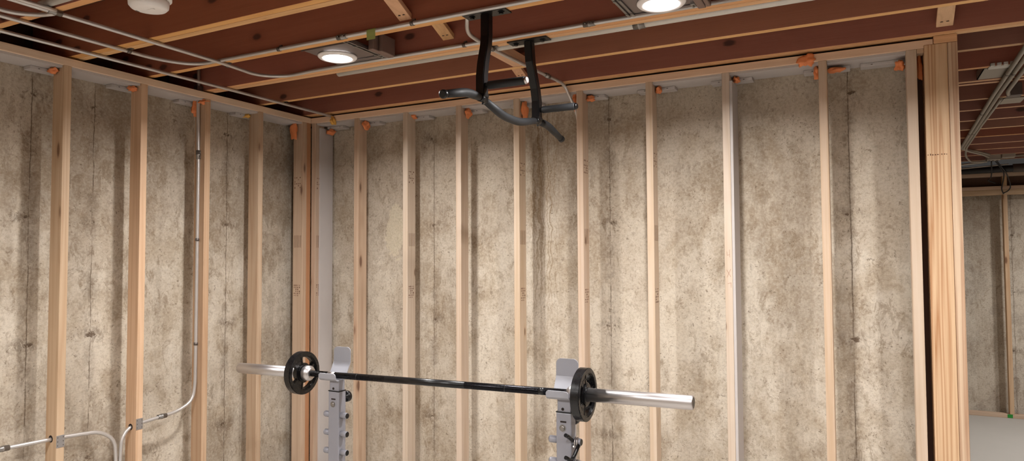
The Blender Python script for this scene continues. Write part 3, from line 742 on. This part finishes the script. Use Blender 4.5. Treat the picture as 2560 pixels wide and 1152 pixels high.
def weight_plate(xc, label, rot):
    R, n = .098, 120
    rad = [.0250, .036, .040, .046, .056, .066, .073, .077, .081, .090, .095, R]
    def th(i, j):
        a = (j/n*360+rot) % 120
        if i == 0: return .034
        if i == 1: return .030
        if i in (8, 9): return .034
        if i == 10: return .030
        if i == 7: return .028
        if 3 <= i <= 5 and 24 < a < 96: return 0 if (4 <= i <= 4 or 28 < a < 92) else .016
        if 2 <= i <= 6 and 20 < a < 100: return .020
        return .016
    bm = bmesh.new(); cache = {}
    def V(i, j, s, t):
        k = (i, j % n, round(s*t, 5))
        if k not in cache:
            a = 2*math.pi*(j % n)/n
            cache[k] = bm.verts.new((xc+s*t/2, BY+rad[i]*math.cos(a), bz(xc)+rad[i]*math.sin(a)))
        return cache[k]
    m = len(rad)-1
    T = lambda i, j: th(i, j % n) if 0 <= i < m else 0
    def quad(vs):
        vs = [v for k, v in enumerate(vs) if v not in vs[:k]]
        if len(vs) > 2:
            try: bm.faces.new(vs)
            except ValueError: pass
    for i in range(m):
        for j in range(n):
            tt = T(i, j)
            if tt:
                quad([V(i, j, 1, tt), V(i+1, j, 1, tt), V(i+1, j+1, 1, tt), V(i, j+1, 1, tt)])
                quad([V(i, j+1, -1, tt), V(i+1, j+1, -1, tt), V(i+1, j, -1, tt), V(i, j, -1, tt)])
            # wall to next sector
            t2 = T(i, j+1)
            if tt != t2:
                for s in (1, -1): quad([V(i, j+1, s, tt), V(i+1, j+1, s, tt), V(i+1, j+1, s, t2), V(i, j+1, s, t2)])
    for i in range(m+1):
        for j in range(n):
            t1, t2 = T(i-1, j), T(i, j)
            if t1 != t2:
                for s in (1, -1): quad([V(i, j, s, t1), V(i, j+1, s, t1), V(i, j+1, s, t2), V(i, j, s, t2)])
    bmesh.ops.remove_doubles(bm, verts=bm.verts, dist=1e-5)
    o = obj('weight_plate', bm, M['rubber'], label=label, cat='weight plate', group='black rubber weight plates')
    # raised lettering blocks and steel hub ring on the outer faces
    for s in (-1, 1):
        bm = bmesh.new()
        for k in range(3):
            for q in range(-2, 3):
                a = math.radians(k*120-rot+0+q*7); rr = .0585
                c = Vector((xc+s*.0082, BY+rr*math.cos(a), bz(xc)+rr*math.sin(a)))
                capped_lathe(bm, [(.0034, -.0008), (.0034, .0008)], c, 'x', 5)
        obj('raised_marking', bm, M['rubber'], o)
    bm = bmesh.new(); lathe(bm, [(.0252, -.0176), (.031, -.0176), (.031, .0176), (.0252, .0176), (.0252, -.0176)], (xc, BY, bz(xc)), 'x', 40); obj('hub_ring', bm, M['rubber'], o)
weight_plate(1.139, 'small black rubber weight plate on the left end of the barbell', 0)
weight_plate(2.532, 'small black rubber weight plate on the right end of the barbell', 8)

# ------------------------------------------------------------------ rack stands
def rack(x0, hx0, hx1, zt, label, name):
    """x0: left edge of the outer tube; hx0..hx1: width of the cradle; zt: top of the outer tube"""
    x1 = x0+.061; xm = (x0+x1)/2; y0, y1 = -1.271, -1.224; ym = (y0+y1)/2
    t = empty('squat_rack_stand', (xm, ym, 0), label, 'rack stand', 'grey squat rack stands')
    bm = bmesh.new(); box(bm, x0, x1, y0, y1, .06, zt, bev=.004); up = obj('outer_tube', bm, M['grey_paint'], t)
    bm = bmesh.new(); box(bm, x0-.001, x1+.001, y0-.001, y1+.001, zt, zt+.004, bev=.001); obj('top_gasket', bm, M['black'], up)
    bm = bmesh.new(); box(bm, xm-.013, xm+.011, y0-.0008, y0+.001, zt-.036, zt-.030, bev=.0003); obj('slot', bm, M['dark'], up)
    bm = bmesh.new(); capped_lathe(bm, [(.0105, 0), (.0105, -.004), (.007, -.006)], (xm-.004, y0, zt-.056), 'y', 6); capped_lathe(bm, [(.013, 0), (.013, -.0015)], (xm-.004, y0, zt-.056), 'y', 20); obj('bolt', bm, M['fitting'], up)
    zc_ = bz(xm)
    bm = bmesh.new(); box(bm, x0+.004, x1-.004, y0+.003, y1-.003, zt-.2, zc_-.020, bev=.003); it = obj('inner_tube', bm, M['grey_paint'], t)
    bm = bmesh.new(); capped_lathe(bm, [(.0055, 0), (.0055, -.0012)], (xm-.004, y0+.003, zt+.013), 'y', 14); obj('pin_hole', bm, M['dark'], it)
    # cradle: front lip, seat, sloping back, upright back plate
    b = zc_-.0155
    prof = [(-1.290, b+.029), (-1.287, b+.006), (-1.279, b-.001), (-1.26, b-.0025), (-1.238, b-.0025), (-1.226, b+.004), (-1.196, b+.062), (-1.1935, b+.068), (-1.1915, b+.135)]
    def corner_pts(p, q, rad, n=6):   # extra rows near the free end q with the inset of a rounded corner
        p, q = Vector(p), Vector(q); d = (p-q).normalized(); rows = []
        for k in range(n+1):
            an = math.pi/2*k/n; dist = rad*(1-math.cos(an)) ; ins = rad*(1-math.sin(an))
            rows.append((tuple(q+d*dist), ins))
        return rows
    rows = corner_pts(prof[1], prof[0], .012)+[(p, 0.0) for p in prof[1:-1]]+corner_pts(prof[-2], prof[-1], .020)[::-1]
    rows = rows[::-1]
    bm = bmesh.new(); sheet(bm, [p for p, i in rows], hx0, hx1, .004, [i for p, i in rows])
    obj('bar_cradle', bm, M['hook_paint'], t)
    bm = bmesh.new(); box(bm, x0+.004, x1-.004, y0+.003, y1-.003, zc_-.022, b-.003, bev=.001); obj('cradle_mount', bm, M['grey_paint'], t)
    # side pegs with black plugs, both sides
    for k in range(8):
        z = zt-.105-k*.081
        for s in (1, -1):
            xa = x1 if s > 0 else x0
            bm = bmesh.new(); P = [xa-s*.002, xa+s*.030, xa+s*.033]
            tube(bm, [(x, ym-.006, z) for x in P], [.0135, .0135, .0125], 20); pg = obj('peg', bm, M['grey_paint'], t)
            bm = bmesh.new(); tube(bm, [(xa+s*.0325, ym-.006, z), (xa+s*.0345, ym-.006, z)], [.0118, .0108], 18); obj('peg_plug', bm, M['black'], pg)
    # locking knob at the back
    bm = bmesh.new(); capped_lathe(bm, [(.008, 0), (.008, .014), (.022, .016), (.025, .022), (.025, .034), (.020, .040)], (xm+.012, y1, zt-.032), 'y', 28); obj('locking_knob', bm, M['black'], t)
    # foot
    bm = bmesh.new(); box(bm, x0, x1, -1.56, -.93, .012, .06, bev=.004); ft = obj('foot', bm, M['grey_paint'], t)
    for yy in (-1.56, -.93):
        bm = bmesh.new(); box(bm, x0-.002, x1+.002, yy-.012, yy+.025, 0, .05, bev=.004); obj('foot_cap', bm, M['black'], ft)
    bm = bmesh.new(); sgn = 1
    vs = [(xm-.003, y1, .06), (xm-.003, y1+.14, .06), (xm-.003, y1, .22), (xm+.003, y1, .06), (xm+.003, y1+.14, .06), (xm+.003, y1, .22)]
    v = [bm.verts.new(p) for p in vs]
    for f in ((0, 1, 2), (5, 4, 3), (0, 3, 4, 1), (1, 4, 5, 2), (2, 5, 3, 0)): bm.faces.new([v[i] for i in f])
    obj('gusset', bm, M['grey_paint'], t)
    return t, x1, ym, zt
rack(1.318, 1.279, 1.376, 1.146, 'grey squat rack stand under the left end of the barbell', 'left')
rt, rx1, rym, rzt = rack(2.428, 2.396, 2.487, 1.160, 'grey squat rack stand under the right end of the barbell, with clips on its pegs', 'right')

# spring clips hung on the right stand's pegs
def spring_clip(z, label, tilt):
    x = rx1+.016; y = rym-.006
    t = empty('spring_clip', (x, y, z), label, 'spring clip', 'spring clips on the right rack stand')
    bm = bmesh.new(); R = .0175; P = []
    for k in range(61):
        a = math.radians(-90-40+k*14.3); P.append((x-.010+.020*k/60, y+R*math.cos(a), z-.002+R*math.sin(a)))
    tube(bm, P, .003, 8); obj('coil', bm, M['chrome'], t)
    for s, (dy, dz) in ((1, (-.040, .028)), (-1, (-.034, -.046))):
        bm = bmesh.new(); st = Vector((x-.012*s, y-.014, z+.006*s)); en = st+Vector((-.012, dy, dz))
        m = (st+en)/2+Vector((0, -.002, .004*s))
        tube(bm, round_path([st, m, en], .02, 4), [.0045]*2+[.0065]*3+[.0085]*2 if False else .0072, 14); obj('handle', bm, M['rubber'], t)
spring_clip(rzt-.105, 'chrome spring clip with black handles on the upper peg of the right stand', 0)
spring_clip(rzt-.105-.081, 'chrome spring clip with black handles on the second peg of the right stand', 0)

# ------------------------------------------------------------------ space beyond the post
FY = 5.38
fs = bx('wall_stud', M['pine_z'], (4.808, 4.848, FY, FY+.089, .04, 2.398), bev=.002, label='distant pine stud on the far concrete wall beyond the post', cat='stud')
bx('wall_stud', M['pine_z'], (4.808, 4.848, FY, FY+.089, 2.492, 2.597), bev=.002, label='short pine cripple stud above the distant far wall plates', cat='stud')
for z0, z1, l in ((2.398, 2.452, 'lower board of the doubled plate on the far wall'), (2.453, 2.491, 'upper board of the doubled plate on the far wall'), (2.598, 2.636, 'topmost plate of the far wall beneath the black pipe')):
    bx('top_plate', M['pine_x'], (3.84, 6.4, FY, FY+.089, z0, z1), bev=.002, label='pine '+l, cat='top plate')
bx('bottom_plate', M['pine_x'], (3.84, 6.4, FY, FY+.089, 0, .039), bev=.002, label='pine bottom plate on the floor along the far wall', cat='bottom plate')
bx('void_shade_panel', M['dark_wood'], (3.84, 6.4, FY+.089, FY+.13, 2.40, 2.68), label='dark panel standing in for the shaded void above the far wall plates', cat='board')  # dark panel added to give the open void its shade
bx('green_tape', M['green'], (4.785, 4.832, FY-.0015, FY-.0003, .003, .040), label='bright green mark on the front of the far bottom plate', cat='tape')
bm = bmesh.new(); tube(bm, [(3.84, 5.0, 2.635), (6.4, 5.0, 2.635)], .036, 20)
o = obj('black_pipe', bm, M['cable'], label='black insulated pipe along the ceiling before the far wall', cat='pipe')
bm = bmesh.new(); tube(bm, [(4.845, 5.0, 2.638), (6.3, 5.0, 2.638)], .044, 20); obj('grey_sleeve', bm, M['strap'], o, label='grey sleeve on the pipe')
conduit('steel_conduit', [(3.86, 4.935, 2.648), (4.35, 4.935, 2.650), (4.60, 4.935, 2.664), (4.80, 4.935, 2.675)], .006, 'thin pale cable lying along the black pipe', 'dull_conduit', bend=.1, cat='cable')
z1 = J-.013
A = [(4.160, -.3, z1), (4.20, 1.5, z1), (4.28, 3.90, z1), (4.335, 4.02, z1), (4.47, 4.25, z1), (4.58, 4.50, z1)]
conduit('steel_conduit', A, .0115, 'leftmost of three parallel conduits on the ceiling beyond the post', 'dull_conduit', fits=[('strap', (4.187, .9, z1), 'y'), ('strap', (4.25, 3.0, z1), 'y'), ('strap', (4.22, 2.1, z1), 'y')])
conduit('steel_conduit', [(4.192, -.3, z1), (4.228, 1.5, z1), (4.302, 3.93, z1), (4.36, 4.06, z1-.01), (4.50, 4.32, z1-.015), (4.58, 4.56, z1-.015)], .0115, 'middle of three parallel conduits on the ceiling beyond the post', 'dull_conduit', fits=[('strap', (4.213, .9, z1), 'y'), ('strap', (4.275, 3.0, z1), 'y')])
conduit('steel_conduit', [(4.225, -.3, z1), (4.262, 1.40, z1), (4.30, 1.62, J+.01), (4.32, 1.70, J+.03)], .0115, 'conduit bending into the farther ceiling box beyond the post', 'dull_conduit', bend=.08)
conduit('steel_conduit', [(4.262, 1.62, z1), (4.285, 2.7, z1), (4.325, 3.92, z1), (4.36, 4.3, z1-.03), (4.44, 4.62, z1-.05), (4.58, 4.66, z1-.05)], .009, 'rightmost of three parallel conduits on the ceiling beyond the post', 'dull_conduit', bend=.15)
conduit('steel_conduit', [(3.86, 4.72, 2.66), (4.30, 4.72, 2.665), (4.56, 4.72, 2.685)], .010, 'conduit running left from the far junction box', 'dull_conduit')
def metal_box(name, dims, label, extra=None):
    o = bx(name, M['dull_conduit'], dims, bev=.003, label=label, cat='metal box')
    return o
o = metal_box('junction_box', (4.575, 4.69, 4.61, 4.71, 2.69, J), 'square steel junction box at the far end of the conduits')
bm = bmesh.new()
for a in (4.60, 4.63, 4.665): capped_lathe(bm, [(.010, 0), (.010, -.008)], (a, 4.66, 2.69), 'z', 10)
obj('cable_clamp', bm, M['strap'], o)
o = metal_box('wiring_box', (4.70, 4.81, 4.61, 4.70, 2.708, J), 'long steel wiring box right of the far junction box')
conduit('steel_conduit', [(4.81, 4.655, 2.724), (6.0, 4.655, 2.724)], .010, 'conduit running right from the long far wiring box', 'dull_conduit')
# two metal pans between the far joists
o = empty('metal_pan', (4.12, .92, J), 'flat grey metal pan with pale terminal strip between joists beyond the post', 'metal pan')
bm = bmesh.new(); box(bm, 4.065, 4.215, .80, 1.06, J+.004, J+.007); box(bm, 4.065, 4.07, .80, 1.06, J+.004, J+.05); obj('tray', bm, M['dull_conduit'], o)
bm = bmesh.new(); box(bm, 4.08, 4.20, .735, .79, J-.006, J+.02, bev=.003)
for k in range(4): box(bm, 4.085+k*.029, 4.105+k*.029, .715, .735, J-.004, J+.012, bev=.002)
obj('terminal_strip', bm, M['pvc'], o)
o = empty('metal_pan', (4.34, 1.72, J), 'grey metal pan behind the conduits, the farther of two beyond the post', 'metal pan')
bm = bmesh.new(); box(bm, 4.285, 4.40, 1.68, 1.86, J-.004, J+.0); box(bm, 4.285, 4.40, 1.86, 1.863, J-.004, J+.05); obj('tray', bm, M['dull_conduit'], o)
bm = bmesh.new(); box(bm, 4.29, 4.37, 1.60, 1.68, J-.002, J+.08, bev=.004); obj('wiring_compartment', bm, M['strap'], o)
# loose black cables
def cable(pts, label, r=.006):
    bm = bmesh.new(); tube(bm, round_path(pts, .08, 6), r, 8); obj('black_cable', bm, M['cable'], label=label, cat='cable', group='loose black cables by the far wall')
cable([(4.66, 4.75, 2.70), (4.77, 5.0, 2.595), (4.80, 5.25, 2.55), (4.79, 5.33, 2.45), (4.81, 5.34, 2.40)], 'black cable dropping straight down over the far cripple stud')
cable([(4.67, 4.75, 2.70), (4.79, 5.0, 2.59), (4.85, 5.2, 2.50), (4.865, 5.3, 2.46), (4.85, 5.33, 2.43), (4.81, 5.345, 2.41)], 'black cable looping right over the far cripple stud')
cable([(4.63, 4.75, 2.69), (4.66, 4.98, 2.59), (4.68, 5.2, 2.56), (4.66, 5.3, 2.55), (4.74, 5.33, 2.52)], 'short black cable end dangling left of the far cripple stud')

# ------------------------------------------------------------------ camera, world, look
w = bpy.data.worlds.new('World'); SC.world = w; w.use_nodes = True
w.node_tree.nodes['Background'].inputs[0].default_value = (.9, .85, .8, 1); w.node_tree.nodes['Background'].inputs[1].default_value = .05
cam = bpy.data.cameras.new('camera'); co = bpy.data.objects.new('camera', cam); COL.objects.link(co)
cam.sensor_fit = 'HORIZONTAL'; cam.sensor_width = 36; cam.lens = 1721.247/2560*36; cam.clip_start = .02
yaw, pit, rol = -.4742, .0398, -.0050
f = Vector((math.sin(yaw)*math.cos(pit), math.cos(yaw)*math.cos(pit), math.sin(pit)))
r = Vector((math.cos(yaw), -math.sin(yaw), 0)); u = r.cross(f)
r2 = r*math.cos(rol)+u*math.sin(rol); u2 = u*math.cos(rol)-r*math.sin(rol)
mw = Matrix(((r2.x, u2.x, -f.x), (r2.y, u2.y, -f.y), (r2.z, u2.z, -f.z))).to_4x4()
mw.translation = Vector((3.4737, -3.6612, H-.9571)); co.matrix_world = mw
SC.camera = co
SC.view_settings.view_transform = 'Standard'
SC.view_settings.look = 'None'
SC.view_settings.exposure = 0.0
SC.cycles.use_denoising = True
SC.cycles.max_bounces = 6; SC.cycles.diffuse_bounces = 3; SC.cycles.glossy_bounces = 3
SC.cycles.use_adaptive_sampling = True; SC.cycles.adaptive_threshold = .12; SC.cycles.adaptive_min_samples = 8
SC.cycles.sample_clamp_indirect = 8
